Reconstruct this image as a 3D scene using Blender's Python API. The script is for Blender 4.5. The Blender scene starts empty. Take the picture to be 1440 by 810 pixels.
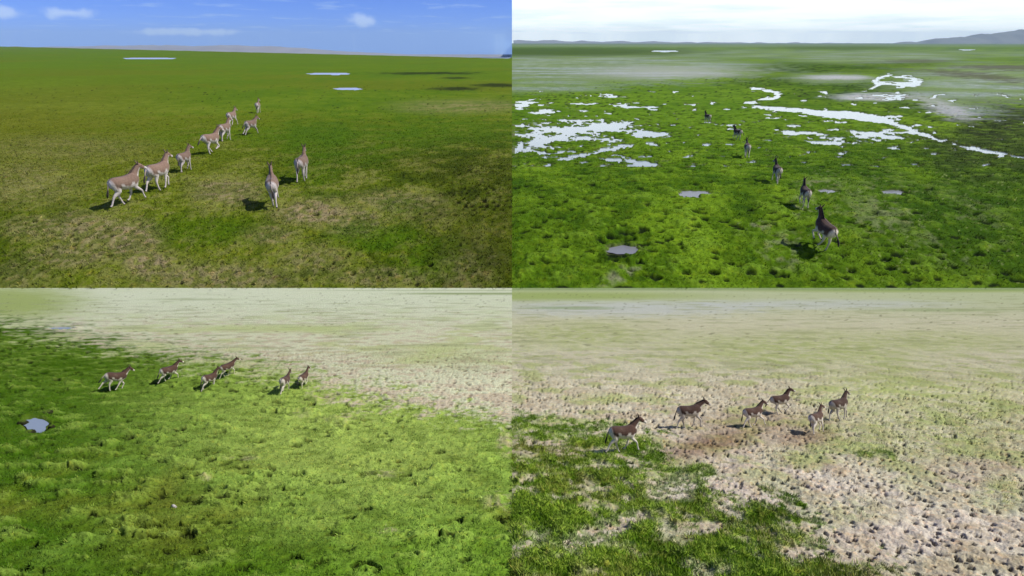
import bpy, math, random
import numpy as np
from mathutils import Vector, Matrix

# ------------------------------------------------------------------ camera, sky, sun, exposure
scene = bpy.context.scene
COL = scene.collection
F = 850.0                       # focal length in photo pixels (photo 1440 x 810)
CAMZ = 9.0                      # metres above the open plain
TH = math.atan(345.0 / F)       # pitch below the horizon
CS, SN = math.cos(TH), math.sin(TH)

cam_d = bpy.data.cameras.new('camera')
cam_d.sensor_width = 36.0
cam_d.lens = F / 1440.0 * 36.0
cam_d.clip_end = 60000.0
cam = bpy.data.objects.new('camera', cam_d)
COL.objects.link(cam)
cam.location = (0, 0, CAMZ)
cam.rotation_euler = (math.pi / 2 - TH, 0, 0)
scene.camera = cam

SUN_EL = math.radians(48)
SUN_AZ = math.radians(86)       # clockwise from +Y: from the right
world = bpy.data.worlds.new('World')
scene.world = world
world.use_nodes = True
nt = world.node_tree
N, L = nt.nodes, nt.links
N.clear()


def nd(tree, kind, **kw):
    n = tree.nodes.new(kind)
    for k, v in kw.items():
        setattr(n, k, v)
    return n


def vmath(tree, op, a, b=None):
    n = nd(tree, 'ShaderNodeMath', operation=op)
    for i, s in enumerate((a, b)):
        if s is None:
            continue
        if isinstance(s, (int, float)):
            n.inputs[i].default_value = s
        else:
            tree.links.new(s, n.inputs[i])
    return n.outputs[0]


def mixc(tree, fac, a, b, blend='MIX'):
    n = nd(tree, 'ShaderNodeMix', data_type='RGBA', blend_type=blend)
    for s, i in ((fac, 0), (a, 6), (b, 7)):
        if isinstance(s, (int, float)):
            n.inputs[i].default_value = s
        elif isinstance(s, tuple):
            n.inputs[i].default_value = (*s, 1) if len(s) == 3 else s
        else:
            tree.links.new(s, n.inputs[i])
    return n.outputs[2]


def ramp(tree, fac, p0, p1):
    n = nd(tree, 'ShaderNodeMapRange', interpolation_type='SMOOTHSTEP')
    tree.links.new(fac, n.inputs[0])
    n.inputs[1].default_value = p0
    n.inputs[2].default_value = p1
    return n.outputs[0]


tc = nd(nt, 'ShaderNodeTexCoord')
sp = nd(nt, 'ShaderNodeSeparateXYZ')
L.new(tc.outputs['Generated'], sp.inputs[0])
zc = vmath(nt, 'MAXIMUM', sp.outputs[2], 0.012)
cb = nd(nt, 'ShaderNodeCombineXYZ')
L.new(sp.outputs[0], cb.inputs[0])
L.new(sp.outputs[1], cb.inputs[1])
L.new(zc, cb.inputs[2])
sky = nd(nt, 'ShaderNodeTexSky', sky_type='NISHITA', sun_disc=False)
sky.sun_elevation = SUN_EL
sky.sun_rotation = SUN_AZ
sky.altitude = 4000
sky.air_density = 1.0
sky.dust_density = 0.6
sky.ozone_density = 2.0
L.new(cb.outputs[0], sky.inputs[0])
# thin cloud layer on a plane above: direction / height gives real cloud perspective
inv = vmath(nt, 'DIVIDE', 1.0, vmath(nt, 'ADD', zc, 0.06))
cp = nd(nt, 'ShaderNodeCombineXYZ')
L.new(vmath(nt, 'MULTIPLY', sp.outputs[0], inv), cp.inputs[0])
L.new(vmath(nt, 'MULTIPLY', sp.outputs[1], inv), cp.inputs[1])
n1 = nd(nt, 'ShaderNodeTexNoise')
n1.inputs['Scale'].default_value = 0.55
n1.inputs['Detail'].default_value = 6
n1.inputs['Roughness'].default_value = 0.55
L.new(cp.outputs[0], n1.inputs['Vector'])
n2 = nd(nt, 'ShaderNodeTexNoise')
n2.inputs['Scale'].default_value = 1.5
n2.inputs['Detail'].default_value = 7
n2.inputs['Roughness'].default_value = 0.6
L.new(cp.outputs[0], n2.inputs['Vector'])
SKYGAIN = 1.0
wisps = vmath(nt, 'MULTIPLY', ramp(nt, n2.outputs[0], 0.53, 0.70), 0.36)
blue_side = mixc(nt, wisps, mixc(nt, 1.0, sky.outputs[0], (0.56, 0.80, 1.75), 'MULTIPLY'), (6.5, 9.0, 13.0))
for az_px, row, wa, we in ((116, 19, 0.045, 0.010), (196, 19, 0.055, 0.009), (546, 31, 0.032, 0.012), (330, 45, 0.12, 0.006)):   # small fair-weather puffs
    a_ = (az_px - 720) / F / CS
    e_ = (345 + 60 - row - 345) / F * 0.86
    qx = vmath(nt, 'DIVIDE', vmath(nt, 'SUBTRACT', vmath(nt, 'DIVIDE', sp.outputs[0], sp.outputs[1]), a_), wa)
    qz = vmath(nt, 'DIVIDE', vmath(nt, 'SUBTRACT', vmath(nt, 'DIVIDE', sp.outputs[2], sp.outputs[1]), e_), we)
    dd = vmath(nt, 'SQRT', vmath(nt, 'ADD', vmath(nt, 'MULTIPLY', qx, qx), vmath(nt, 'MULTIPLY', qz, qz)))
    n5 = nd(nt, 'ShaderNodeTexNoise')
    n5.inputs['Scale'].default_value = 38.0
    n5.inputs['Detail'].default_value = 6
    L.new(tc.outputs['Generated'], n5.inputs['Vector'])
    dd = vmath(nt, 'ADD', dd, vmath(nt, 'MULTIPLY', vmath(nt, 'SUBTRACT', n5.outputs[0], 0.5), 2.4))
    ahead = vmath(nt, 'GREATER_THAN', sp.outputs[1], 0.0)
    blue_side = mixc(nt, vmath(nt, 'MULTIPLY', vmath(nt, 'MULTIPLY', ramp(nt, dd, 1.1, 0.1), ahead), 0.5), blue_side, (10.0, 12.0, 14.5))
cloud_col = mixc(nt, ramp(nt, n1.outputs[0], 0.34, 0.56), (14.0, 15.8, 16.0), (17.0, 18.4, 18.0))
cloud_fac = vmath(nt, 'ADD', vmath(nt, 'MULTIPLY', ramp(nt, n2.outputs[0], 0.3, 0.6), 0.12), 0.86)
# marsh cloud bank, faded to blue above the view to cut the fill light
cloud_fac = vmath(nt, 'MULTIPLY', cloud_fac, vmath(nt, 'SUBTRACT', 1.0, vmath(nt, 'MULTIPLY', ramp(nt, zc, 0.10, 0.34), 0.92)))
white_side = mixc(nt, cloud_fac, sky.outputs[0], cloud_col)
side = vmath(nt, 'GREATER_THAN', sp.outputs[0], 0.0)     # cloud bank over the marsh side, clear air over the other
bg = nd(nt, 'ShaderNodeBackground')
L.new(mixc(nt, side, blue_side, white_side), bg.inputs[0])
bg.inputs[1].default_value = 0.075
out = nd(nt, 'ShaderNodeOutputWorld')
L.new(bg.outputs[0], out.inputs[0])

sl = bpy.data.lights.new('sun', 'SUN')
sl.energy = 5.0
sl.angle = math.radians(0.53)
sl.color = (1.0, 0.955, 0.89)
sun = bpy.data.objects.new('sun', sl)
COL.objects.link(sun)
sun.rotation_euler = (math.pi / 2 - SUN_EL, 0, math.pi - SUN_AZ)
sd = Vector((math.sin(SUN_AZ) * math.cos(SUN_EL), math.cos(SUN_AZ) * math.cos(SUN_EL), math.sin(SUN_EL)))
sun.rotation_euler = sd.to_track_quat('Z', 'Y').to_euler()

scene.view_settings.view_transform = 'Standard'
scene.view_settings.look = 'None'
scene.view_settings.exposure = 0.0
scene.view_settings.gamma = 1.0

# ------------------------------------------------------------------ noise
def _h(ix, iy, seed):
    h = (ix.astype(np.int64) * 374761393 + iy.astype(np.int64) * 668265263 + seed * 1274126177) & 0xFFFFFFFF
    h = ((h ^ (h >> 13)) * 1274126177) & 0xFFFFFFFF
    h = h ^ (h >> 16)
    return (h & 0xFFFFFF).astype(np.float64) / 16777216.0


def vnoise(x, y, seed=0):
    x0 = np.floor(x)
    y0 = np.floor(y)
    fx, fy = x - x0, y - y0

    def g(i, j):
        a = _h(x0 + i, y0 + j, seed) * 2 * math.pi
        return np.cos(a) * (fx - i) + np.sin(a) * (fy - j)
    u = fx * fx * fx * (fx * (fx * 6 - 15) + 10)
    v = fy * fy * fy * (fy * (fy * 6 - 15) + 10)
    a = g(0, 0) * (1 - u) + g(1, 0) * u
    b = g(0, 1) * (1 - u) + g(1, 1) * u
    return (a * (1 - v) + b * v) * 1.4          # about -1 .. 1


def fbm(x, y, scale, octs, seed=0, res=None, gain=0.55):
    s = 0
    amp = 1.0
    wl = scale
    for o in range(octs):
        k = vnoise(x / wl + 17.3 * o, y / wl - 9.1 * o, seed + o * 31) * amp
        if res is not None:
            k = k * np.clip(wl / res * 0.5 - 0.4, 0, 1)
        s = s + k
        amp *= gain
        wl *= 0.5
    return s


def worley(x, y, seed=0, jitter=1.0):
    x0 = np.floor(x)
    y0 = np.floor(y)
    best = np.full(x.shape, 9.0)
    second = np.full(x.shape, 9.0)
    ident = np.zeros(x.shape)
    for i in (-1, 0, 1):
        for j in (-1, 0, 1):
            cx, cy = x0 + i, y0 + j
            px = cx + 0.5 + (_h(cx, cy, seed) - 0.5) * jitter
            py = cy + 0.5 + (_h(cx, cy, seed + 7) - 0.5) * jitter
            d = np.hypot(x - px, y - py)
            k = d < best
            second = np.where(k, best, np.minimum(second, d))
            ident = np.where(k, _h(cx, cy, seed + 13), ident)
            best = np.where(k, d, best)
    return best, second, ident


def sst(a, b, x):
    t = np.clip((x - a) / (b - a), 0, 1)
    return t * t * (3 - 2 * t)


def lin(r, g, b):
    c = np.array([r, g, b], float) / 255
    return np.where(c <= 0.04045, c / 12.92, ((c + 0.055) / 1.055) ** 2.4) / 1.22


def cmix(a, b, t):
    t = np.asarray(t)[..., None]
    return a * (1 - t) + b * t


# ------------------------------------------------------------------ the lie of the land
# a slope falls away below the camera into a shallow swale, climbs to a rim (RIM) and opens on the wide plain
RIM = 28.3
KY = np.array([-60, -20, 0, 7, 14, 19.5, 22.3, 24.5, RIM, 32, 38, 47, 60, 30000.0])
KZ = np.array([11.0, 9.2, 3.45, 0.95, -1.62, -3.68, -4.42, -3.95, -2.486, -1.35, -0.38, 0.0, 0.0, 0.0])
_d = np.diff(KZ) / np.diff(KY)
_h_ = np.diff(KY)
_m = np.zeros(len(KY))
_m[0], _m[-1] = _d[0], 0
for _i in range(1, len(KY) - 1):
    if _d[_i - 1] * _d[_i] > 0:
        w1, w2 = 2 * _h_[_i] + _h_[_i - 1], _h_[_i] + 2 * _h_[_i - 1]
        _m[_i] = (w1 + w2) / (w1 / _d[_i - 1] + w2 / _d[_i])


def base(Y):
    Y = np.asarray(Y, float)
    i = np.clip(np.searchsorted(KY, Y) - 1, 0, len(KY) - 2)
    h = _h_[i]
    t = (Y - KY[i]) / h
    return ((2 * t ** 3 - 3 * t * t + 1) * KZ[i] + (t ** 3 - 2 * t * t + t) * h * _m[i]
            + (-2 * t ** 3 + 3 * t * t) * KZ[i + 1] + (t ** 3 - t * t) * h * _m[i + 1])


def proj(x, Y, z):
    dep = Y * CS + (CAMZ - z) * SN
    dn = -Y * SN + (CAMZ - z) * CS
    return 720 + F * x / dep, 405 + F * dn / dep, dep


_TY = np.concatenate([np.linspace(2.0, 80, 8000), np.geomspace(80.1, 20000, 8000)])
_TP = proj(0 * _TY, _TY, base(_TY))[1]
_ord = np.argsort(_TP, kind='stable')


def row_Y(py):
    """ground distance at which the photo row py meets the land"""
    return np.interp(py, _TP[_ord], _TY[_ord])


def ground_point(px, py):
    Y = float(row_Y(py))
    z = float(base(Y))
    dep = Y * CS + (CAMZ - z) * SN
    return (px - 720) / F * dep, Y, z, dep


RIM_ROW = float(proj(0, RIM, base(RIM))[1])


def blob(px, py, cx, cy, rx, ry, soft=0.5, ang=0.0, warp=None):
    dx, dy = px - cx, py - cy
    if ang:
        a = math.radians(ang)
        dx, dy = dx * math.cos(a) + dy * math.sin(a), -dx * math.sin(a) + dy * math.cos(a)
    d = np.hypot(dx / rx, dy / ry)
    if warp is not None:
        d = d + warp
    return 1 - sst(1 - soft, 1 + soft, d)


def polydist(px, py, pts, ky=2.2):
    best = np.full(px.shape, 1e9)
    for (ax, ay, aw), (bx, by, bw) in zip(pts[:-1], pts[1:]):
        ex, ey = bx - ax, (by - ay) * ky
        t = np.clip(((px - ax) * ex + (py - ay) * ky * ey) / (ex * ex + ey * ey), 0, 1)
        d = np.hypot(px - ax - t * ex, (py - ay) * ky - t * ey) - (aw + (bw - aw) * t)
        best = np.minimum(best, d)
    return best


# ------------------------------------------------------------------ materials
def ground_material(name, fine, bump_h, spec=0.03, speck=(0.72, 1.28), bscale=9.0):
    m = bpy.data.materials.new(name)
    m.use_nodes = True
    t = m.node_tree
    b = t.nodes['Principled BSDF']
    a = nd(t, 'ShaderNodeVertexColor', layer_name='Col')
    uv = nd(t, 'ShaderNodeAttribute', attribute_name='turf')
    n = nd(t, 'ShaderNodeTexNoise')
    n.inputs['Scale'].default_value = fine
    n.inputs['Detail'].default_value = 5
    n.inputs['Roughness'].default_value = 0.7
    t.links.new(uv.outputs['Vector'], n.inputs['Vector'])
    r = nd(t, 'ShaderNodeMapRange')
    t.links.new(n.outputs[0], r.inputs[0])
    r.inputs[1].default_value = 0.28
    r.inputs[2].default_value = 0.72
    r.inputs[3].default_value = speck[0]
    r.inputs[4].default_value = speck[1]
    v = nd(t, 'ShaderNodeVectorMath', operation='SCALE')
    t.links.new(a.outputs[0], v.inputs[0])
    t.links.new(r.outputs[0], v.inputs[3])
    # straw and dry stems mixed through the cover
    n3 = nd(t, 'ShaderNodeTexNoise')
    n3.inputs['Scale'].default_value = fine * 0.37
    n3.inputs['Detail'].default_value = 6
    n3.inputs['Roughness'].default_value = 0.75
    t.links.new(uv.outputs['Vector'], n3.inputs['Vector'])
    straw = mixc(t, 1.0, v.outputs[0], (1.35, 1.12, 0.95), 'MULTIPLY')
    c = mixc(t, ramp(t, n3.outputs[0], 0.5, 0.68), v.outputs[0], straw)
    t.links.new(c, b.inputs['Base Color'])
    b.inputs['Roughness'].default_value = 0.92
    b.inputs['Specular IOR Level'].default_value = spec
    n4 = nd(t, 'ShaderNodeTexNoise')
    n4.inputs['Scale'].default_value = bscale
    n4.inputs['Detail'].default_value = 5
    n4.inputs['Roughness'].default_value = 0.65
    t.links.new(uv.outputs['Vector'], n4.inputs['Vector'])
    bp = nd(t, 'ShaderNodeBump')
    bp.inputs['Strength'].default_value = 1.0
    bp.inputs['Distance'].default_value = bump_h
    t.links.new(n4.outputs[0], bp.inputs['Height'])
    t.links.new(bp.outputs[0], b.inputs['Normal'])
    return m


def water_material(name, col, rough):
    m = bpy.data.materials.new(name)
    m.use_nodes = True
    t = m.node_tree
    b = t.nodes['Principled BSDF']
    b.inputs['Base Color'].default_value = (*col, 1)
    b.inputs['Roughness'].default_value = rough
    b.inputs['IOR'].default_value = 1.33
    b.inputs['Specular IOR Level'].default_value = 1.0
    g = nd(t, 'ShaderNodeNewGeometry')
    n = nd(t, 'ShaderNodeTexNoise')
    n.inputs['Scale'].default_value = 3.5
    n.inputs['Detail'].default_value = 3
    t.links.new(g.outputs['Position'], n.inputs['Vector'])
    bp = nd(t, 'ShaderNodeBump')
    bp.inputs['Strength'].default_value = 0.25
    bp.inputs['Distance'].default_value = 0.02
    t.links.new(n.outputs[0], bp.inputs['Height'])
    t.links.new(bp.outputs[0], b.inputs['Normal'])
    return m


def mesh_obj(name, verts, faces, mat, parent=None, smooth=True, col=None, vec=None):
    me = bpy.data.meshes.new(name)
    if isinstance(faces, np.ndarray):
        nv, nf, k = len(verts), len(faces), faces.shape[1]
        me.vertices.add(nv)
        me.vertices.foreach_set('co', np.asarray(verts, np.float32).ravel())
        me.loops.add(nf * k)
        me.loops.foreach_set('vertex_index', faces.astype(np.int32).ravel())
        me.polygons.add(nf)
        me.polygons.foreach_set('loop_start', np.arange(0, nf * k, k, dtype=np.int32))
        me.polygons.foreach_set('loop_total', np.full(nf, k, np.int32))
        me.update(calc_edges=True)
    else:
        me.from_pydata([tuple(v) for v in verts], [], faces)
    if smooth:
        me.polygons.foreach_set('use_smooth', np.ones(len(me.polygons), bool))
    if col is not None:
        ca = me.color_attributes.new('Col', 'FLOAT_COLOR', 'POINT')
        ca.data.foreach_set('color', np.concatenate([col, np.ones((len(col), 1))], 1).astype(np.float32).ravel())
    if vec is not None:
        va = me.attributes.new('turf', 'FLOAT_VECTOR', 'POINT')
        va.data.foreach_set('vector', vec.astype(np.float32).ravel())
    if mat:
        me.materials.append(mat)
    o = bpy.data.objects.new(name, me)
    COL.objects.link(o)
    if parent:
        o.parent = parent
    return o


# ------------------------------------------------------------------ ponds that lie on sloping ground (px, py, rx, ry)
SLOPE_PONDS = {
    'marsh': [(978, 273, 24, 5.0), (878, 351, 19, 7.5), (1255, 270, 11, 3), (1164, 269, 12, 3)],
    'meadow': [(50, 597, 17, 4.5)],
    'meadow_far': [(86, 461, 17, 3.0)],
}
STREAM = [(1440, 221, 3.0), (1400, 213, 4.0), (1360, 207, 5), (1315, 195, 6), (1278, 181, 8), (1240, 168, 11),
          (1200, 161, 12), (1160, 159, 10), (1120, 156, 8), (1080, 151, 6), (1050, 144, 4)]
STREAM2 = [(1050, 144, 3), (1068, 141, 2.5), (1090, 138, 3), (1096, 132, 3), (1084, 128, 3), (1060, 124, 4)]
STREAM3 = [(1214, 128, 1), (1226, 124, 1.5), (1236, 119, 2), (1229, 114, 3), (1240, 108, 3), (1252, 105, 2)]
STREAM4 = [(1238, 116, 3), (1262, 119, 8), (1286, 118, 9), (1294, 115, 5), (1280, 109, 6), (1260, 108, 4)]


def marsh_water_mask(px, py, w, w2):
    """> 0 where standing water lies"""
    k = np.minimum(1.0, np.abs(py - 60) / 110)
    m = np.maximum.reduce([
        -polydist(px, py, STREAM) / 5 + w * 1.2 + w2 * .8 - .35 + .5 * blob(px, py, 1210, 163, 50, 10, .5),
        -polydist(px, py, STREAM2) / 4 + w * 0.9 + w2 * .6,
        -polydist(px, py, STREAM3) / 3 + w * 1.2,
        -polydist(px, py, STREAM4) / 4 + w * 1.6 - .3])
    pools = [(800, 185, 62, 14, 0), (755, 192, 34, 15, 0), (845, 178, 45, 8, 0), (905, 187, 38, 4.5, 4), (770, 157, 24, 3.6, -6),
             (822, 217, 46, 4, -12), (888, 229, 42, 5, 8), (770, 238, 12, 3, 0), (885, 150, 14, 2.5, 0),
             (915, 149, 12, 2, 0), (740, 144, 20, 2.4, -4), (860, 135, 13, 2.2, 0), (730, 207, 14, 9, 0),
             (1190, 195, 34, 7, 0), (1168, 200, 24, 3.2, 0), (1240, 189, 46, 4.5, 4), (1112, 183, 11, 5, 0),
             (1130, 186, 26, 2, 0), (992, 203, 8, 2.8, 0), (1255, 136, 26, 3, 0), (935, 72, 22, 1.2, 0),
             (1277, 247, 15, 2.6, 10), (1085, 166, 14, 1.5, 0), (1030, 175, 13, 1.5, 0), (790, 213, 20, 2, -15),
             (730, 147, 12, 3, 0), (1360, 70, 14, 0.8, 0), (1365, 152, 10, 1.4, 0)]
    for cx, cy, rx, ry, a in pools:
        a = math.radians(a)
        dx, dy = px - cx, py - cy
        ex, ey = dx * math.cos(a) + dy * math.sin(a), -dx * math.sin(a) + dy * math.cos(a)
        m = np.maximum(m, (1 - np.hypot(ex / rx, ey / ry)) * 1.7 + w * 1.5 + w2 * 0.8 - 0.25)
    # scattered small puddles
    sc = fbm(px, py * 4.2, 26, 5, 811) - .68 + .25 * blob(px, py, 800, 190, 130, 55, .7) + .12 * blob(px, py, 1190, 185, 120, 40, .7)
    m = np.maximum(m, np.where((py > 128) & (py < 246), sc * 3, -9))
    return m


def plain_water_mask(px, py, w):
    m = np.full(px.shape, -9.0)
    for cx, cy, rx, ry in [(210, 82, 36, 1.3), (462, 103.5, 30, 1.4), (490, 124.5, 20, 1.6)]:
        m = np.maximum(m, (1 - np.hypot((px - cx) / rx, (py - cy) / ry)) * 2 + w * 0.5)
    return m


# ------------------------------------------------------------------ ground sheets
def grid_rows(upper):
    if upper:
        py = np.concatenate([np.arange(RIM_ROW, 245, -1.25), np.arange(245, 63.5, -0.8), [63, 62.4, 61.8, 61.2, 60.8]])
        Y = row_Y(py)
        Y[0] = RIM
        return Y
    py = np.concatenate([np.arange(RIM_ROW, 822, 1.2), np.arange(824, 1250, 9.0)])
    Y = row_Y(py)
    Y[0] = RIM
    Y = Y[Y > 2.3]
    return np.concatenate([Y, [1, -1.5, -5, -10, -16, -24, -35, -50]])


def grid_cols(left, right_sign):
    c = np.concatenate([np.arange(0, 735, 1.35), np.arange(740, 1000, 8), np.arange(1000, 1900, 45)])
    return c * right_sign / F


def build_sheet(name, upper, sign, painter, mat):
    Y = grid_rows(upper)
    t = grid_cols(0, sign)
    nr, nc = len(Y), len(t)
    YY = np.repeat(Y[:, None], nc, 1)
    zb = base(YY)
    dep = np.maximum(YY * CS + (CAMZ - zb) * SN, 8.0)
    XX = t[None, :] * dep
    px, py, _ = proj(XX, YY, zb)
    px = np.where(YY < 3, 720 + t[None, :] * F, px)
    py = np.where(YY < 3, 1300 + (3 - YY) * 60, py)
    if upper:
        turf = np.stack([XX, YY, 0 * XX], -1)
        k = np.ones_like(XX)
    else:
        # the cover gets finer and shorter towards the rim
        dv = F * 5.0 / np.maximum(py - 386, 14)
        k = np.clip(dep / dv, 0.12, 1.0)
        turf = np.stack([XX / k, dv * 1.0, 0 * XX], -1)
    dx = np.abs(np.gradient(turf[..., 0], axis=1))
    dy = np.abs(np.gradient(turf[..., 1], axis=0))
    res = np.sqrt(np.maximum(dx, 1e-4) * np.maximum(dy, 1e-4))
    dz, col = painter(px, py, XX, YY, turf[..., 0], turf[..., 1], res, k)
    if not upper:
        col = col * (1.14 if sign < 0 else 1.04)
    else:
        col = col * (0.88 if sign < 0 else 0.84)
    # relief dies out along the two lines where the covers meet
    fade = sst(0, 0.012, np.abs(t))[None, :] * sst(0, 0.25 if not upper else 0.8, np.abs(YY - RIM))
    z = zb + dz * np.maximum(fade, (dz < -1.0))
    verts = np.stack([XX, YY, z], -1).reshape(-1, 3)
    i = np.arange(nr * nc).reshape(nr, nc)
    a, b, c, d = i[:-1, :-1].ravel(), i[:-1, 1:].ravel(), i[1:, 1:].ravel(), i[1:, :-1].ravel()
    faces = np.stack([a, b, c, d], 1)
    if upper == (sign < 0):
        faces = faces[:, ::-1]
    o = mesh_obj(name, verts, faces, mat, col=np.clip(col, 0.004, 0.8).reshape(-1, 3), vec=turf.reshape(-1, 3))
    o['kind'] = 'structure'
    return o, dict(z=z, Y=Y, t=t, px=px, py=py, X=XX, col=np.clip(col, 0.004, 0.8), k=k, grass=getattr(painter, 'grass', None))


def basin(key, px, py, YY, w, warp=0.22):
    """level the ground round a pond on a slope and sink it; returns height change, wetness"""
    dz = np.zeros(px.shape)
    wet = np.zeros(px.shape)
    for cx, cy, rx, ry in SLOPE_PONDS[key]:
        zc = ground_point(cx, cy)[2]
        d = np.hypot((px - cx) / rx, (py - cy) / ry) + w * warp
        m = 1 - sst(1.4, 3.0, d)
        dz = dz * (1 - m) + (zc - base(YY)) * m - 0.09 * (1 - sst(0.85, 1.35, d)) + 0.03 * sst(1.1, 1.3, d) * (1 - sst(1.4, 1.9, d))
        wet = np.maximum(wet, 1 - sst(0.95, 1.5, d))
    return dz, wet


def paint_plain(px, py, X, Y, u, v, res, k):                      # olive short-grass plain
    big = fbm(u, v, 26, 4, 3, res)
    mid = fbm(u, v, 3.2, 5, 11, res)
    fin = fbm(u, v, 0.5, 3, 19, res)
    w = 0.35 * mid + 0.25 * big
    col = cmix(lin(76, 98, 4), lin(122, 136, 40), sst(-0.6, 0.75, big * 0.6 + mid * 0.7 + fin * .35))
    col = cmix(col, lin(98, 132, 4), 0.8 * (1 - sst(90, 170, py)))
    col = cmix(col, lin(118, 128, 32), 0.6 * blob(px, py, 60, 200, 260, 75, 0.6, warp=w))
    col = cmix(col, lin(92, 132, 4), 0.5 * blob(px, py, 470, 165, 260, 50, 0.6, warp=w))
    col = cmix(col, lin(112, 120, 26), .5 * sst(.05, .6, fbm(u * .5, v, 60, 5, 29, res) + .3 * mid) * (1 - sst(150, 260, py)))
    bare = np.zeros(px.shape)
    for cx, cy, rx, ry, s in [(318, 268, 52, 22, .8), (445, 300, 62, 20, .95), (500, 312, 50, 24, .6), (560, 285, 70, 16, .6), (130, 325, 60, 26, .7),
                              (185, 335, 45, 26, .9), (210, 372, 50, 20, .9), (60, 322, 55, 18, .5), (110, 360, 70, 20, .6), (300, 390, 130, 22, .65),
                              (380, 332, 42, 14, .6), (655, 375, 45, 40, .55), (540, 390, 90, 14, .5), (600, 300, 60, 20, .35),
                              (40, 260, 80, 30, .4), (90, 210, 110, 16, .3), (650, 150, 90, 10, .5), (440, 365, 60, 22, .5), (20, 390, 60, 20, .4)]:
        bare = np.maximum(bare, s * blob(px, py, cx, cy, rx, ry, 0.55, warp=w))
    grain = sst(-0.25, 0.45, mid * .8 + 1.5 * fin)
    scat = 0.26 * sst(.1, .7, mid + 1.1 * fin) * sst(150, 260, py)
    col = cmix(col, lin(158, 146, 108), np.maximum(np.minimum(1, bare * 1.15) * (0.35 + 0.65 * grain), scat))
    viv = np.maximum.reduce([blob(px, py, 540, 335, 75, 22, .5, warp=w), blob(px, py, 610, 360, 55, 34, .5, warp=w),
                             0.7 * blob(px, py, 290, 325, 75, 26, .5, warp=w), .6 * blob(px, py, 445, 215, 40, 60, .5, warp=w),
                             .6 * blob(px, py, 560, 290, 40, 12, .5, warp=w)])
    col = cmix(col, lin(74, 112, 0), 0.75 * viv * (1 - bare * 0.6) * (1 - .6 * scat))
    col = cmix(col, lin(62, 72, 12), 0.6 * blob(px, py, 710, 330, 120, 90, .6, warp=w) + 0.35 * blob(px, py, 640, 235, 80, 22, .6, warp=w))
    far = np.maximum.reduce([blob(px, py, 640, 125, 32, 2.2, .5, warp=w), blob(px, py, 600, 103, 60, 1.6, .6, warp=w * 1.5),
                             blob(px, py, 640, 110, 22, 1.4, .6, warp=w), blob(px, py, 700, 120, 30, 2.4, .6, warp=w)])
    col = cmix(col, lin(36, 46, 18), 0.85 * far)
    # hoof pits and mole holes
    f1, f2, idn = worley(u / 1.1, v / 1.1, 41)
    pr = 0.055 + 0.10 * ((idn * 7.1) % 1) ** 2
    few = (idn > 0.62 - 0.35 * sst(0.1, 0.7, -big)) * (py > 120)
    pit = few * (1 - sst(pr * 0.7, pr * 1.25, f1 + 0.06 * fin))
    clus = np.maximum.reduce([blob(px, py, 70, 352, 16, 6, .4, warp=w), blob(px, py, 668, 240, 30, 7, .5, warp=w), blob(px, py, 108, 335, 8, 14, .5, warp=w),
                              blob(px, py, 622, 259, 20, 3, .4, warp=w), .7 * blob(px, py, 680, 280, 40, 20, .6, warp=w * 2)])
    f3, _, id3 = worley(u / 0.45, v / 0.45, 53)
    pit = np.maximum(pit, (clus > 0.25) * (id3 > 0.35) * (1 - sst(0.25, 0.42, f3)))
    col = cmix(col, lin(22, 18, 8), 0.95 * pit)
    dz = 0.07 * fbm(u, v, 1.4, 4, 71, res) + 0.02 * mid + .03 * fin - 0.16 * pit + 0.03
    wm = plain_water_mask(px, py, mid)
    wet = sst(-0.25, 0.05, wm)
    dz = np.maximum(dz, -0.04 - 0.2 * pit * (Y < 60)) * (1 - wet) - 0.14 * wet
    col = cmix(col, lin(120, 118, 90), 0.7 * wet)
    # the plain ends at a low brow, farther off on one side, and drops away behind it
    crest_row = 65.2 + 17.0 * np.clip(px, -400, 720) / 720.0
    Yc = CAMZ / np.tan(TH + np.arctan((crest_row - 405) / F))
    dz = dz - (1.2 * CAMZ / Yc + .003) * np.maximum(0, Y - Yc) - (Y > Yc * 1.02) * 1e-3
    return dz, col


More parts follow.
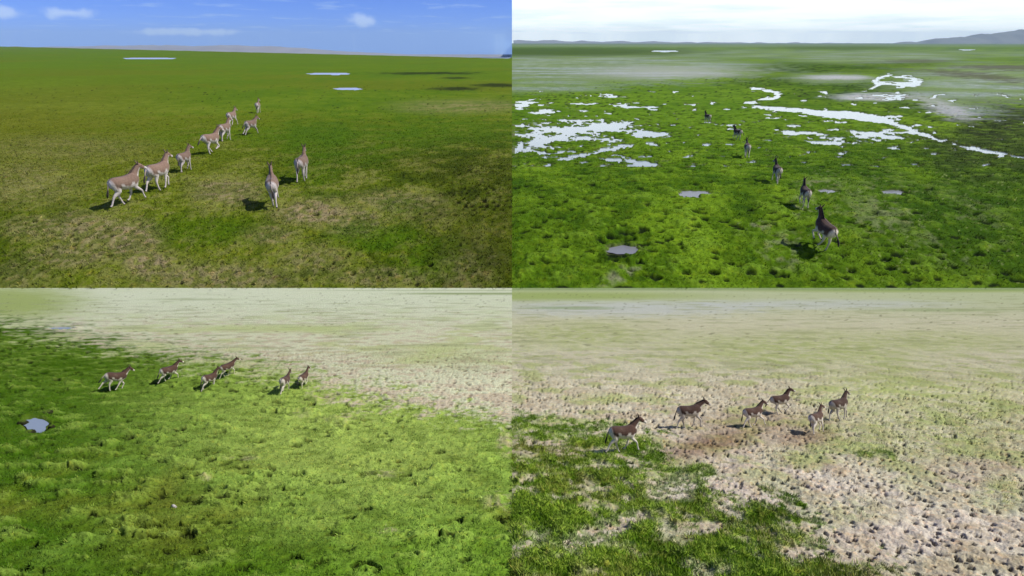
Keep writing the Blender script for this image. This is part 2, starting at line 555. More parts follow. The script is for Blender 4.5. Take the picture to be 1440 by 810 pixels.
def paint_marsh(px, py, X, Y, u, v, res, k):                      # wet green marsh
    big = fbm(u, v, 30, 4, 103, res)
    mid = fbm(u, v, 4.0, 5, 111, res)
    fin = fbm(u, v, 0.6, 3, 119, res)
    w = 0.4 * mid + 0.25 * big
    near = sst(150, 330, py)
    col = cmix(lin(70, 108, 4), lin(122, 158, 34), sst(-0.6, 0.6, big * 0.5 + mid * 0.6 + fin * .4))
    col = cmix(col, lin(60, 92, 12), 0.6 * blob(px, py, 1440, 340, 330, 120, .7, warp=w) + 0.45 * blob(px, py, 720, 330, 170, 90, .7, warp=w))
    col = cmix(col, lin(98, 140, 24), 0.6 * blob(px, py, 940, 165, 260, 45, .7, warp=w))
    col = cmix(col, lin(62, 74, 36), 0.7 * blob(px, py, 1400, 195, 90, 42, .6, warp=w * 1.4))
    col = cmix(col, lin(50, 60, 32), 0.85 * blob(px, py, 1425, 170, 70, 22, .6, warp=w * 1.6))
    # rank dark sedge along the winding stream
    sedge = np.maximum.reduce([blob(px, py, 1190, 133, 100, 14, .6, warp=w * 1.5), blob(px, py, 1150, 97, 120, 8, .6, warp=w), blob(px, py, 1260, 90, 70, 5, .6, warp=w),
                               blob(px, py, 1300, 150, 90, 9, .6, warp=w * 1.5), .9 * blob(px, py, 1080, 115, 70, 8, .7, warp=w * 1.5)])
    spots = sst(-0.05, 0.4, mid + fin * .5)
    col = cmix(col, lin(46, 72, 14), sedge * (0.35 + 0.6 * spots))
    # pale saline flats
    pale = np.maximum.reduce([blob(px, py, 845, 97, 225, 21, .35, warp=w * .8), .75 * blob(px, py, 750, 122, 110, 9, .5, warp=w), .85 * blob(px, py, 1230, 80, 130, 9, .5, warp=w),
                              .95 * blob(px, py, 1380, 118, 120, 28, .5, warp=w), .9 * blob(px, py, 1330, 142, 70, 14, .6, ang=14, warp=w * 1.6), .9 * blob(px, py, 1170, 110, 62, 7, .5, warp=w),
                              .9 * blob(px, py, 1215, 137, 40, 6, .6, warp=w), .65 * blob(px, py, 1100, 76, 420, 7, .7, warp=w), .6 * blob(px, py, 1000, 64, 500, 3, .7, warp=w)])
    streak = sst(-.2, .5, fbm(u * .35, v, 14, 5, 173, res))
    col = cmix(col, cmix(lin(146, 166, 126), lin(174, 188, 186), streak), 0.92 * pale * (0.7 + 0.3 * spots))
    col = cmix(col, lin(206, 208, 214), 0.8 * np.maximum.reduce([blob(px, py, 1180, 109, 40, 3, .7, warp=w), blob(px, py, 1225, 137, 44, 4, .7, warp=w * 1.3), .8 * blob(px, py, 1330, 155, 36, 9, .7, ang=20, warp=w * 1.7),
                                                           .6 * blob(px, py, 940, 102, 90, 8, .8, warp=w)]))
    brown = np.maximum.reduce([blob(px, py, 1385, 108, 75, 4.5, .7, ang=7, warp=w * 1.8), blob(px, py, 1412, 95, 60, 4, .7, warp=w * 1.5), .8 * blob(px, py, 1290, 86, 40, 2, .7, warp=w)])
    col = cmix(col, lin(100, 100, 80), 0.8 * brown)
    col = cmix(col, lin(72, 98, 24), 0.85 * blob(px, py, 790, 73, 190, 6, .5, warp=w * .5) + .5 * blob(px, py, 1180, 67, 90, 3, .6, warp=w))
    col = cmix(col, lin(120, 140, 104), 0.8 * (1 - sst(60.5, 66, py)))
    # trampled, muddy streaks behind the runners
    mud = np.maximum.reduce([.8 * blob(px, py, 1055, 321, 32, 8, .6, ang=-8, warp=w), .7 * blob(px, py, 1130, 290, 18, 16, .7, warp=w), .6 * blob(px, py, 1110, 352, 40, 26, .7, warp=w), .8 * blob(px, py, 872, 388, 34, 10, .6, ang=-25, warp=w),
                             .7 * blob(px, py, 1150, 262, 30, 9, .7, warp=w), .5 * blob(px, py, 1240, 300, 60, 40, .8, warp=w * 2), .6 * blob(px, py, 1160, 245, 16, 5, .6, warp=w), .4 * blob(px, py, 1340, 330, 60, 50, .8, warp=w * 2)])
    col = cmix(col, lin(148, 148, 122), mud * sst(-0.1, 0.5, mid + .8 * fin))
    # sedge hummocks, drawn out across the view, with peaty hollows beside them
    hum = fbm(u, v * 1.7, 1.9, 5, 131, res, .6)
    humm = sst(0.05, 0.75, hum)
    f1, _, idh = worley(u / 1.15, v / .62, 139)
    hol = (idh > .76 - .4 * sst(-.1, .4, big + .3 * mid)) * (1 - sst(.12, .32, f1 + .22 * fin + .1 * mid)) * (1 - pale)
    shal = sst(.25, .6, -hum)
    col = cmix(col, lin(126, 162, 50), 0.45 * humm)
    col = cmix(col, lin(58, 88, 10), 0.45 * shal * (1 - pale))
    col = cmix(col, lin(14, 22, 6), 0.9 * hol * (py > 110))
    fl, _, idf = worley(u / 0.42, v / 0.42, 161)
    dots = (idf > 0.86) * (1 - sst(0.10, 0.2, fl)) * sst(.1, .6, blob(px, py, 1330, 330, 150, 80, .8, warp=w * 2) + .6 * blob(px, py, 1190, 255, 70, 30, .8, warp=w)) * (py > 225)
    col = cmix(col, lin(150, 166, 100), 0.8 * dots)
    amp = 1 - 0.7 * pale
    dz = (0.12 * humm * amp + 0.05 * fbm(u, v, 0.8, 3, 141, res) - .05 * shal * amp) * (0.4 + 0.6 * near) - 0.13 * hol * (py > 150) + 0.05
    wm = marsh_water_mask(px, py, mid * 1.25 + .3 * fin, fin)
    wet = sst(-0.14, 0.05, wm) * (Y > 47.5)
    rim_ = sst(-1.0, -0.2, wm) * (Y > 47)
    dz = np.maximum(dz, -0.03 - (Y < 47) * .25) * (1 - 0.6 * rim_)
    dz = dz * (1 - wet) - 0.14 * wet
    col = cmix(col, lin(92, 94, 56), .55 * sst(-.55, -.1, wm) * (Y > 47))
    col = cmix(col, lin(120, 128, 100), 0.6 * wet)
    bz, bw = basin('marsh', px, py, Y, mid + .8 * fin, 0.6)
    dz = dz * (1 - bw) + bz
    col = cmix(col, lin(104, 106, 74), 0.7 * bw)
    paint_marsh.grass = (1 - np.clip(bw * 2, 0, 1)) * (wm < -.1) * (1 - np.clip(hol * 2, 0, 1)) * (1 - .6 * mud)
    return dz, col


def paint_meadow(px, py, X, Y, u, v, res, k):                     # bright hummocky turf, bare salt plain behind
    big = fbm(u, v, 6.5, 4, 203, res)
    mid = fbm(u, v, 1.1, 5, 211, res)
    fin = fbm(u, v, 0.22, 3, 219, res)
    w = 0.30 * mid + 0.25 * big
    g = cmix(lin(90, 126, 28), lin(134, 166, 68), sst(-0.6, 0.6, big * .5 + mid * .5))
    g = cmix(g, lin(58, 92, 8), 0.9 * blob(px, py, -80, 660, 400, 270, .8, warp=w))
    g = cmix(g, lin(166, 184, 96), 0.6 * blob(px, py, 500, 610, 230, 100, .8, warp=w))
    g = cmix(g, lin(116, 122, 42), 0.55 * sst(0.1, 0.7, fbm(u, v, 3.0, 3, 229, res)) * sst(600, 720, py))
    g = cmix(g, lin(104, 106, 38), 0.5 * blob(px, py, 230, 735, 90, 50, .8, warp=w))
    # edge of the turf against the bare plain
    ex = np.array([-400, 0, 60, 120, 200, 300, 400, 480, 560, 640, 720, 1200])
    ey = np.array([448, 452, 462, 478, 492, 503, 520, 545, 560, 575, 592, 640])
    edge = np.interp(px, ex, ey) + 26 * mid + 14 * big + 26 * fin
    plain = 1 - sst(-16, 18, py - edge)
    p = cmix(lin(204, 208, 176), lin(190, 180, 156), sst(-.3, .5, mid + big * .5))
    p = cmix(p, lin(184, 198, 138), 0.7 * sst(0.0, 0.5, big + .25 * mid) * (1 - sst(520, 560, py)))
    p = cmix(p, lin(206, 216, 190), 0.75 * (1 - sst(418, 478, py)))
    p = cmix(p, lin(178, 192, 128), 0.7 * blob(px, py, 400, 462, 130, 5, .6, warp=w) + .5 * blob(px, py, 620, 500, 80, 14, .7, warp=w))
    p = cmix(p, lin(146, 164, 84), 0.85 * blob(px, py, 10, 425, 100, 24, .6, warp=w))
    p = cmix(p, lin(134, 152, 100), 0.8 * np.maximum.reduce([blob(px, py, 690, 413, 130, 1.6, .4), .6 * blob(px, py, 620, 408.5, 160, 0.9, .5), .5 * blob(px, py, 270, 421, 60, 1.5, .6, warp=w)]))
    st = sst(.15, .6, fbm(u * .4, v, 2.2, 4, 277, res)) * (1 - sst(500, 540, py))
    p = cmix(p, lin(150, 158, 118), .55 * st)
    s1, _, ids = worley(u / 1.3, v / 0.8, 601)
    p = cmix(p, lin(104, 104, 74), .55 * (ids > .72) * (1 - sst(.06, .20, s1 + .1 * fin)) * (1 - sst(500, 540, py)) * (py > 412))
    crack, c2, idc = worley(u / 0.30, v / 0.30, 241)
    clod = sst(0.02, 0.2, c2 - crack)
    band = sst(470, 515, py)
    pitp = (idc > 0.80 - .25 * blob(px, py, 640, 565, 150, 40, .6)) * (1 - sst(0.16, 0.34, crack + .1 * fin)) * band
    p = cmix(p, lin(84, 66, 54), 0.75 * pitp)
    p = cmix(p, lin(160, 142, 120), 0.45 * (1 - clod) * band)
    col = cmix(g, p, plain)
    bare = np.maximum.reduce([.9 * blob(px, py, 488, 587, 9, 6, .6, warp=w), .7 * blob(px, py, 455, 560, 26, 8, .7, warp=w * 1.5), .6 * blob(px, py, 420, 582, 20, 5, .7, warp=w * 1.5), .8 * blob(px, py, 715, 625, 16, 18, .6, warp=w),
                              .7 * blob(px, py, 705, 705, 26, 12, .7, warp=w), .6 * blob(px, py, 340, 645, 22, 3, .7, warp=w), .6 * blob(px, py, 545, 748, 16, 4, .7, warp=w), .6 * blob(px, py, 540, 667, 22, 5, .7, warp=w),
                              .5 * blob(px, py, 490, 590, 40, 7, .7, warp=w * 2), .7 * blob(px, py, 290, 673, 8, 4, .6, warp=w)])
    col = cmix(col, lin(172, 160, 128), bare * sst(-.3, .4, mid + fin))
    # grass hummocks with worn, peaty hollows at their feet
    h1 = fbm(u * 0.7, v * 1.35, 0.8, 4, 251, res, .6)
    humm = sst(0.15, 0.85, h1) * (1 - plain)
    sm = sst(0.05, .7, fbm(u, v * 1.3, 0.40, 4, 257, res, .6)) * (1 - plain)
    f1, _, idh = worley(u / .62, v / .36, 271)
    hz = sst(-.15, .35, big + .2 * mid + .35 * blob(px, py, 60, 640, 220, 190, .8))
    hol = (idh > .85 - .36 * hz) * (1 - sst(.16, .36, f1 + .25 * fin + .12 * mid)) * (1 - plain)
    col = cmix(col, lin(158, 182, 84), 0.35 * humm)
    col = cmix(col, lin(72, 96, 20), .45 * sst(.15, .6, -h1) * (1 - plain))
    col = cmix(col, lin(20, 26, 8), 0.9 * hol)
    dz = k * (0.15 * humm * (.35 + .65 * hz) + 0.045 * sm + 0.02 * fin + 0.03 * mid * (1 - plain) - 0.11 * hol - 0.06 * pitp * plain + 0.028 * clod * plain * band)
    bz, bw = basin('meadow', px, py, Y, mid, .08)
    b2, bw2 = basin('meadow_far', px, py, Y, mid * .3)
    dz = dz * (1 - np.maximum(bw, bw2)) + bz + b2
    col = cmix(col, lin(96, 112, 48), 0.6 * bw)
    col = cmix(col, lin(190, 194, 180), 0.7 * bw2)
    paint_meadow.grass = (1 - plain) * (1 - bare) * (1 - np.clip(bw * 2, 0, 1)) * (1 - np.clip(hol * 3, 0, 1))
    return dz, col


def paint_pasture(px, py, X, Y, u, v, res, k):                    # trampled pale clods with turf islands
    big = fbm(u, v, 6.0, 4, 303, res)
    mid = fbm(u, v, 1.1, 5, 311, res)
    fin = fbm(u, v, 0.2, 3, 319, res)
    w = 0.38 * mid + 0.25 * big + .2 * fin
    p = cmix(lin(208, 201, 178), lin(180, 168, 146), sst(-.5, .5, mid * .7 + big * .5))
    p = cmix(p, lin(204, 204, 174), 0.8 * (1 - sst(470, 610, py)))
    p = cmix(p, lin(218, 206, 198), 0.45 * blob(px, py, 1020, 690, 110, 60, .7, warp=w) + .5 * blob(px, py, 1280, 730, 170, 70, .8, warp=w))
    # thin green wash over the far flats
    wash = np.maximum.reduce([.8 * blob(px, py, 1130, 490, 200, 26, .7, warp=w), .8 * blob(px, py, 820, 470, 120, 18, .7, warp=w), .7 * blob(px, py, 1340, 560, 120, 40, .7, warp=w),
                              .85 * blob(px, py, 1240, 545, 100, 32, .8, warp=w), .7 * blob(px, py, 1280, 640, 50, 10, .7, warp=w), .9 * blob(px, py, 1390, 575, 60, 26, .6, warp=w),
                              .8 * blob(px, py, 1410, 690, 40, 28, .6, warp=w), .8 * blob(px, py, 1215, 615, 70, 24, .7, warp=w), .5 * blob(px, py, 840, 560, 30, 9, .6, warp=w), .6 * blob(px, py, 960, 660, 40, 16, .8, warp=w),
                              .7 * blob(px, py, 1300, 480, 160, 16, .7, warp=w), .5 * blob(px, py, 1200, 720, 60, 20, .8, warp=w), .75 * blob(px, py, 1330, 610, 150, 50, .7, warp=w * 1.3), .6 * blob(px, py, 1120, 640, 50, 14, .7, warp=w * 1.5)])
    p = cmix(p, lin(164, 178, 104), 0.9 * wash * (0.45 + .55 * sst(-.3, .3, mid + 1.3 * fin)))
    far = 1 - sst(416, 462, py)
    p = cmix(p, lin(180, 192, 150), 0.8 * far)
    p = cmix(p, lin(196, 202, 206), 0.6 * blob(px, py, 870, 434, 170, 10, .7, warp=w) + .5 * blob(px, py, 1160, 428, 160, 6, .7, warp=w))
    p = cmix(p, lin(152, 172, 94), 0.8 * blob(px, py, 760, 416, 220, 6, .6) + .75 * blob(px, py, 1300, 409, 220, 2.2, .6))
    p = cmix(p, lin(128, 154, 94), 0.7 * (1 - sst(407, 410, py)) + .6 * blob(px, py, 800, 433, 60, 2, .6, warp=w) + .5 * blob(px, py, 1330, 436, 90, 2, .8, warp=w))
    st = sst(.15, .6, fbm(u * .4, v, 2.2, 4, 377, res)) * (1 - sst(500, 560, py))
    p = cmix(p, lin(150, 158, 112), .5 * st)
    s1, _, ids = worley(u / 1.3, v / 0.8, 607)
    p = cmix(p, lin(104, 104, 74), .55 * (ids > .72) * (1 - sst(.06, .20, s1 + .1 * fin)) * (1 - sst(500, 540, py)) * (py > 412))
    p = cmix(p, lin(160, 174, 104), .65 * sst(-.05, .45, fbm(u, v, 1.8, 5, 401, res)) * sst(455, 520, py) * (1 - .75 * sst(640, 720, py)))
    brown = np.maximum.reduce([blob(px, py, 1000, 625, 70, 16, .8, ang=-14, warp=w), .8 * blob(px, py, 1130, 615, 40, 12, .8, warp=w), .5 * blob(px, py, 1060, 600, 90, 22, .8, warp=w)])
    p = cmix(p, lin(120, 88, 66), 0.75 * brown)
    # turf islands
    ex = np.array([300, 720, 790, 850, 900, 960, 1010, 1070, 1120, 1160, 1240, 1300, 1700])
    ey = np.array([600, 606, 612, 622, 650, 668, 690, 705, 725, 770, 795, 830, 900])
    edge = np.interp(px, ex, ey) + 44 * mid + 34 * big + 34 * fin
    turf = sst(-22, 22, py - edge)
    gap = np.maximum.reduce([blob(px, py, 940, 690, 40, 22, .6, warp=w * 1.6), .9 * blob(px, py, 985, 745, 60, 12, .6, warp=w * 1.9), .9 * blob(px, py, 860, 745, 80, 14, .7, ang=-20, warp=w * 1.9), blob(px, py, 1130, 780, 40, 16, .6, warp=w * 1.6),
                             .8 * blob(px, py, 745, 770, 30, 8, .6, warp=w * 1.6), .8 * blob(px, py, 730, 690, 30, 6, .6, warp=w * 1.7), .8 * blob(px, py, 845, 690, 26, 8, .6, warp=w * 1.6)])
    turf = np.maximum(turf * (1 - sst(.25, 1.0, gap * (.55 + .9 * sst(-.4, .4, mid + fin)))), np.maximum.reduce([sst(.2, .8, blob(px, py, 850, 625, 70, 13, .6, warp=w * 1.4)), .8 * sst(.2, .8, blob(px, py, 985, 660, 22, 9, .6, warp=w * 1.4)), .7 * sst(.2, .8, blob(px, py, 1230, 640, 26, 7, .6, warp=w * 1.4))]))
    thin = sst(.0, .6, fbm(u, v, .7, 4, 383, res, .65) + .3 * big)
    turf = turf * (1 - .85 * thin * (1 - .35 * sst(690, 760, py)))
    g = cmix(lin(92, 128, 20), lin(142, 172, 56), sst(-.5, .5, mid * .8 + fin * .5))
    g = cmix(g, lin(138, 136, 66), 0.6 * sst(-.1, .4, big + .5 * fin))
    f1, f2, idn = worley(u / 0.11 + .5 * fin, v / 0.105, 341)
    clod = sst(0.02, 0.30, f2 - f1) * (0.45 + .55 * idn)
    near = sst(480, 600, py)
    rough = near * (1 - turf) * (1 - .6 * wash)
    q1, q2, idq = worley(u / 0.25, v / 0.22, 353)
    dens = 0.66 - .30 * sst(0, .5, fbm(u, v, 1.6, 3, 359, res)) - .12 * blob(px, py, 1200, 720, 220, 90, .8)
    pr = .05 + .12 * ((idq * 13) % 1) ** 2
    pit = (idq > dens) * (1 - sst(pr, pr + .08, q1 + .22 * fin + .08 * mid)) * near * (1 - .8 * turf)
    g1, _, idg = worley(u / 0.17, v / 0.15, 421)
    dg = .86 - .35 * sst(-.1, .5, fbm(u, v, 1.2, 3, 431, res)) + .2 * wash
    pit = np.maximum(pit, (idg > dg) * (1 - sst(.16, .34, g1 + .12 * fin)) * near * (1 - turf))
    p = cmix(p, lin(150, 132, 112), 0.32 * (1 - sst(0.0, 0.18, f2 - f1)) * rough)
    p = cmix(p, lin(176, 160, 128), .5 * rough * sst(.0, .5, fbm(u, v, .45, 4, 397, res)))
    p = p * (1.05 + 0.25 * (idn - .5) * rough)[..., None]
    col = cmix(p, g, turf)
    col = cmix(col, lin(20, 14, 10), 0.96 * pit)
    humm = sst(0.1, .7, fbm(u, v * 1.2, 0.7, 4, 367, res)) * turf
    r1, _, idr = worley(u / .5, v / .3, 391)
    hol = (idr > .6) * (1 - sst(.10, .28, r1 + .25 * fin)) * turf * sst(-.1, .4, blob(px, py, 760, 700, 160, 90, .8) - .3)
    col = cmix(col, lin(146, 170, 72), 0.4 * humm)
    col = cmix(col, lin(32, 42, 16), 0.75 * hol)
    dz = k * (0.022 * clod * rough + 0.05 * mid + 0.04 * fin - 0.14 * pit + 0.05 * turf + 0.10 * humm - .10 * hol)
    paint_pasture.grass = np.clip(turf - .3, 0, 1) * (1 - pit) * (1 - .7 * hol) * 1.4 + .10 * wash * near
    return dz, col


M_plain = ground_material('short_grass', 5.0, 0.05, speck=(0.62, 1.36), bscale=6)
M_marsh = ground_material('marsh_sedge', 4.0, 0.07, speck=(0.62, 1.36), bscale=5)
M_meadow = ground_material('turf_grass', 16.0, 0.03, speck=(0.66, 1.34), bscale=22)
M_pasture = ground_material('trampled_sod', 16.0, 0.03, speck=(0.72, 1.24), bscale=24)
plain_o, plain_g = build_sheet('plain', True, -1, paint_plain, M_plain)
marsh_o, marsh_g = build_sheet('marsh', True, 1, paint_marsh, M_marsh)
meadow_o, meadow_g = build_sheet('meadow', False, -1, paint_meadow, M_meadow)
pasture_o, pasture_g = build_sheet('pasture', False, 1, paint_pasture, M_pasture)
GRIDS = {('u', -1): plain_g, ('u', 1): marsh_g, ('l', -1): meadow_g, ('l', 1): pasture_g}


def height_at(x, Y):
    g = GRIDS[('u' if Y > RIM else 'l', 1 if x >= 0 else -1)]
    r = int(np.argmin(np.abs(g['Y'] - Y)))
    c = int(np.argmin(np.abs(g['X'][r] - x)))
    return float(g['z'][r, c])


M_water = water_material('marsh_water', (0.22, 0.27, 0.35), 0.06)
M_silt = water_material('silty_water', (0.20, 0.20, 0.23), 0.2)
wv = [(0, 47.2, -0.05), (260, 47.2, -0.05), (7000, 1500, -0.05), (0, 1500, -0.05)]
o = mesh_obj('marsh_water', wv, [(0, 1, 2, 3)], M_water, smooth=False)
o['kind'] = 'structure'
wv = [(-260, 60, -0.06), (0, 60, -0.06), (0, 420, -0.06), (-700, 420, -0.06)]
o = mesh_obj('plain_water', wv, [(0, 1, 2, 3)], water_material('pale_water', (0.62, 0.64, 0.68), 0.15), smooth=False)
o['kind'] = 'structure'
for key, lst in SLOPE_PONDS.items():
    for cx, cy, rx, ry in lst:
        z0 = ground_point(cx, cy)[2]
        q = 1.45 if key == 'marsh' else 1.0
        vs = []
        for a in np.linspace(0, 2 * math.pi, 40, endpoint=False):
            w_ = q * (1 + .10 * math.sin(3 * a + cx) + .07 * math.sin(5 * a + cy) + .04 * math.sin(9 * a))
            x_, Y_, _, _ = ground_point(cx + rx * w_ * math.cos(a), cy - ry * w_ * math.sin(a))
            vs.append((x_, Y_, z0 - 0.03))
        o = mesh_obj('pond', vs, [tuple(range(40))], M_silt if key == 'marsh' else M_water, smooth=False)
        o['kind'] = 'structure'


# ------------------------------------------------------------------ grass growing on the sheets
def grass_material(name):
    m = bpy.data.materials.new(name)
    m.use_nodes = True
    t = m.node_tree
    b = t.nodes['Principled BSDF']
    a = nd(t, 'ShaderNodeVertexColor', layer_name='Col')
    t.links.new(a.outputs[0], b.inputs['Base Color'])
    b.inputs['Roughness'].default_value = 0.8
    b.inputs['Specular IOR Level'].default_value = 0.15
    return m


M_blade = grass_material('grass_blade')


def grow(label, g, weight, count, blades, hgt, wid, spread, seed, rows):
    """tufts of blades, thickest where weight is high"""
    rng = np.random.default_rng(seed)
    z, X, col, k = g['z'], g['X'], g['col'], g['k']
    YY = np.repeat(g['Y'][:, None], z.shape[1], 1)
    ok = (g['py'] > rows[0]) & (g['py'] < rows[1]) & (np.abs(g['px'] - 720) < 860)
    dA = np.abs(np.gradient(X, axis=1) * np.gradient(YY, axis=0)) ** 0.62     # denser close by
    p = (weight * ok * dA).ravel()
    p = p / p.sum()
    idx = rng.choice(len(p), count, p=p)
    nc = z.shape[1]
    r, c = idx // nc, idx % nc
    r = np.clip(r, 1, z.shape[0] - 2)
    c = np.clip(c, 1, nc - 2)
    jx, jy = rng.random(count) - .5, rng.random(count) - .5
    bx = X[r, c] + jx * np.abs(X[r, c + 1] - X[r, c])
    by = YY[r, c] + jy * np.abs(YY[r + 1, c] - YY[r, c])
    bz = z[r, c]
    kk = np.maximum(k[r, c], .25)
    size = kk * (0.55 + 0.9 * rng.random(count) ** 1.5)
    cc = col[r, c] * (0.70 + 0.65 * rng.random(count))[:, None]
    n = count * blades
    rep = lambda a: np.repeat(a, blades, 0)
    a = rng.random(n) * 2 * math.pi
    rad = spread * np.sqrt(rng.random(n)) * rep(size)
    ox, oy = rep(bx) + rad * np.cos(a), rep(by) + rad * np.sin(a)
    h = hgt * rep(size) * (0.5 + 0.7 * rng.random(n))
    ln = (0.25 + 0.75 * rng.random(n)) * h
    la = a + rng.normal(0, .6, n)
    wa = rng.random(n) * 2 * math.pi
    ww = wid * rep(size)
    z0 = rep(bz) - 0.02
    P0 = np.stack([ox - ww * np.cos(wa), oy - ww * np.sin(wa), z0], 1)
    P1 = np.stack([ox + ww * np.cos(wa), oy + ww * np.sin(wa), z0], 1)
    P2 = np.stack([ox + ln * np.cos(la), oy + ln * np.sin(la), z0 + h], 1)
    V = np.stack([P0, P1, P2], 1).reshape(-1, 3)
    fc = np.arange(n * 3).reshape(-1, 3)
    bc = rep(cc) * (0.8 + 0.5 * rng.random(n))[:, None]
    straw = rng.random(n) < .07
    bc = np.where(straw[:, None], bc * np.array([1.5, 1.15, 1.3]), bc)
    o = mesh_obj('grass', V, fc, M_blade, smooth=False, col=np.clip(np.repeat(bc, 3, 0), 0.004, .75))
    o['kind'] = 'stuff'
    o['label'] = label
    o['category'] = 'grass'
    return o


grow('short bright green turf grass on the hummocky meadow', meadow_g, meadow_g['grass'], 48000, 6, .045, .008, .06, 1, (470, 830))
grow('green grass on the turf islands of the trampled pasture', pasture_g, pasture_g['grass'], 30000, 6, .07, .008, .06, 2, (560, 830))
grow('short olive grass over the open plain', plain_g, sst(135, 230, plain_g['py']) * (plain_g['col'][..., 1] > .03), 60000, 4, .10, .022, .16, 3, (150, 404))
grow('green sedge over the wet marsh', marsh_g, marsh_g['grass'] * sst(140, 230, marsh_g['py']), 26000, 5, .08, .02, .16, 4, (150, 404))

# far hills
def hills(name, pts, dist, depth, seed, col):
    """pts: (px, row of the crest) seen from the plain, standing dist metres off"""
    xs = np.array([p[0] for p in pts], float)
    ys = np.array([p[1] for p in pts], float)
    q = np.linspace(xs[0], xs[-1], 160)
    crest = np.interp(q, xs, ys)
    zt = CAMZ + dist * np.tan(np.arctan((405 - crest) / F) - TH)
    X = (q - 720) / F * (dist * CS)
    nr = 14
    verts = []
    for r in range(nr):
        s = r / (nr - 1)
        prof = math.sin(min(1, s * 1.0) * math.pi / 2) ** 1.5
        nz = fbm(X / dist * 40, np.full(X.shape, s * 2.0), 1.2, 4, seed) * 0.16 * (1 - 0.5 * s) * s
        zz = -140 + (zt + 140) * np.clip(prof + nz, 0, 1.2)
        verts.append(np.stack([X * (1 - 0.12 * (1 - s)), np.full(X.shape, dist - depth * (1 - s)), zz], -1))
    for r in range(1, 5):                      # far side
        s = r / 4
        verts.append(np.stack([X, np.full(X.shape, dist + depth * s), -140 + (zt + 140) * (1 - s) ** 1.2], -1))
    V = np.concatenate(verts)
    n = len(q)
    R = len(verts)
    i = np.arange(R * n).reshape(R, n)
    fc = np.stack([i[:-1, :-1].ravel(), i[:-1, 1:].ravel(), i[1:, 1:].ravel(), i[1:, :-1].ravel()], 1)
    m = bpy.data.materials.new(name)
    m.use_nodes = True
    t = m.node_tree
    b = t.nodes['Principled BSDF']
    g = nd(t, 'ShaderNodeNewGeometry')
    nn = nd(t, 'ShaderNodeTexNoise')
    nn.inputs['Scale'].default_value = 0.004
    nn.inputs['Detail'].default_value = 6
    t.links.new(g.outputs['Position'], nn.inputs['Vector'])
    t.links.new(mixc(t, nn.outputs[0], tuple(c * 0.75 for c in col), tuple(c * 1.25 for c in col)), b.inputs['Base Color'])
    b.inputs['Roughness'].default_value = 0.95
    o = mesh_obj(name, V, fc, m)
    o['kind'] = 'structure'
    return o


hills('hills', [(1240, 62), (1290, 58), (1330, 52), (1355, 51), (1375, 47), (1400, 46), (1425, 43), (1440, 41), (1500, 42), (1640, 44), (1900, 52)], 7000, 1500, 401, (0.17, 0.19, 0.17))
hills('hills', [(722, 57), (760, 57.2), (830, 58), (900, 58.4), (1000, 59.2), (1100, 60), (1200, 61)], 9500, 900, 409, (0.22, 0.23, 0.22))
hills('hills', [(-300, 64), (60, 66), (200, 63.5), (330, 64), (400, 66), (480, 72), (560, 76), (640, 79.5), (720, 82)], 8000, 900, 419, (0.27, 0.26, 0.27))


# ------------------------------------------------------------------ wild asses
def coat_material(name, brown, pale, dark):
    m = bpy.data.materials.new(name)
    m.use_nodes = True
    t = m.node_tree
    b = t.nodes['Principled BSDF']
    a = nd(t, 'ShaderNodeVertexColor', layer_name='Col')       # R brown, G dark
    s = nd(t, 'ShaderNodeSeparateColor')
    t.links.new(a.outputs[0], s.inputs[0])
    tcn = nd(t, 'ShaderNodeTexCoord')
    n = nd(t, 'ShaderNodeTexNoise')
    n.inputs['Scale'].default_value = 14
    n.inputs['Detail'].default_value = 5
    t.links.new(tcn.outputs['Object'], n.inputs['Vector'])
    c = mixc(t, s.outputs[0], pale, brown)
    c = mixc(t, s.outputs[1], c, dark)
    r = nd(t, 'ShaderNodeMapRange')
    t.links.new(n.outputs[0], r.inputs[0])
    r.inputs[1].default_value = 0.3
    r.inputs[2].default_value = 0.7
    r.inputs[3].default_value = 0.82
    r.inputs[4].default_value = 1.16
    v = nd(t, 'ShaderNodeVectorMath', operation='SCALE')
    t.links.new(c, v.inputs[0])
    t.links.new(r.outputs[0], v.inputs[3])
    # dust on the lower body and differences between individuals
    oi = nd(t, 'ShaderNodeObjectInfo')
    r2 = nd(t, 'ShaderNodeMapRange')
    t.links.new(oi.outputs['Random'], r2.inputs[0])
    r2.inputs[3].default_value = 0.74
    r2.inputs[4].default_value = 1.12
    v2 = nd(t, 'ShaderNodeVectorMath', operation='SCALE')
    t.links.new(v.outputs[0], v2.inputs[0])
    t.links.new(r2.outputs[0], v2.inputs[3])
    nn = nd(t, 'ShaderNodeTexNoise')
    nn.inputs['Scale'].default_value = 4.5
    nn.inputs['Detail'].default_value = 6
    t.links.new(tcn.outputs['Object'], nn.inputs['Vector'])
    dusty = mixc(t, vmath(t, 'MULTIPLY', ramp(t, nn.outputs[0], 0.5, 0.75), 0.2), v2.outputs[0], (0.24, 0.19, 0.14))
    t.links.new(dusty, b.inputs['Base Color'])
    b.inputs['Roughness'].default_value = 0.85
    b.inputs['Specular IOR Level'].default_value = 0.25
    b.inputs['Sheen Weight'].default_value = 0.15
    return m


M_coat = coat_material('chestnut_coat', (0.072, 0.036, 0.025), (0.62, 0.56, 0.49), (0.012, 0.009, 0.008))
M_sand = coat_material('sandy_coat', (0.20, 0.128, 0.10), (0.56, 0.50, 0.51), (0.03, 0.022, 0.02))


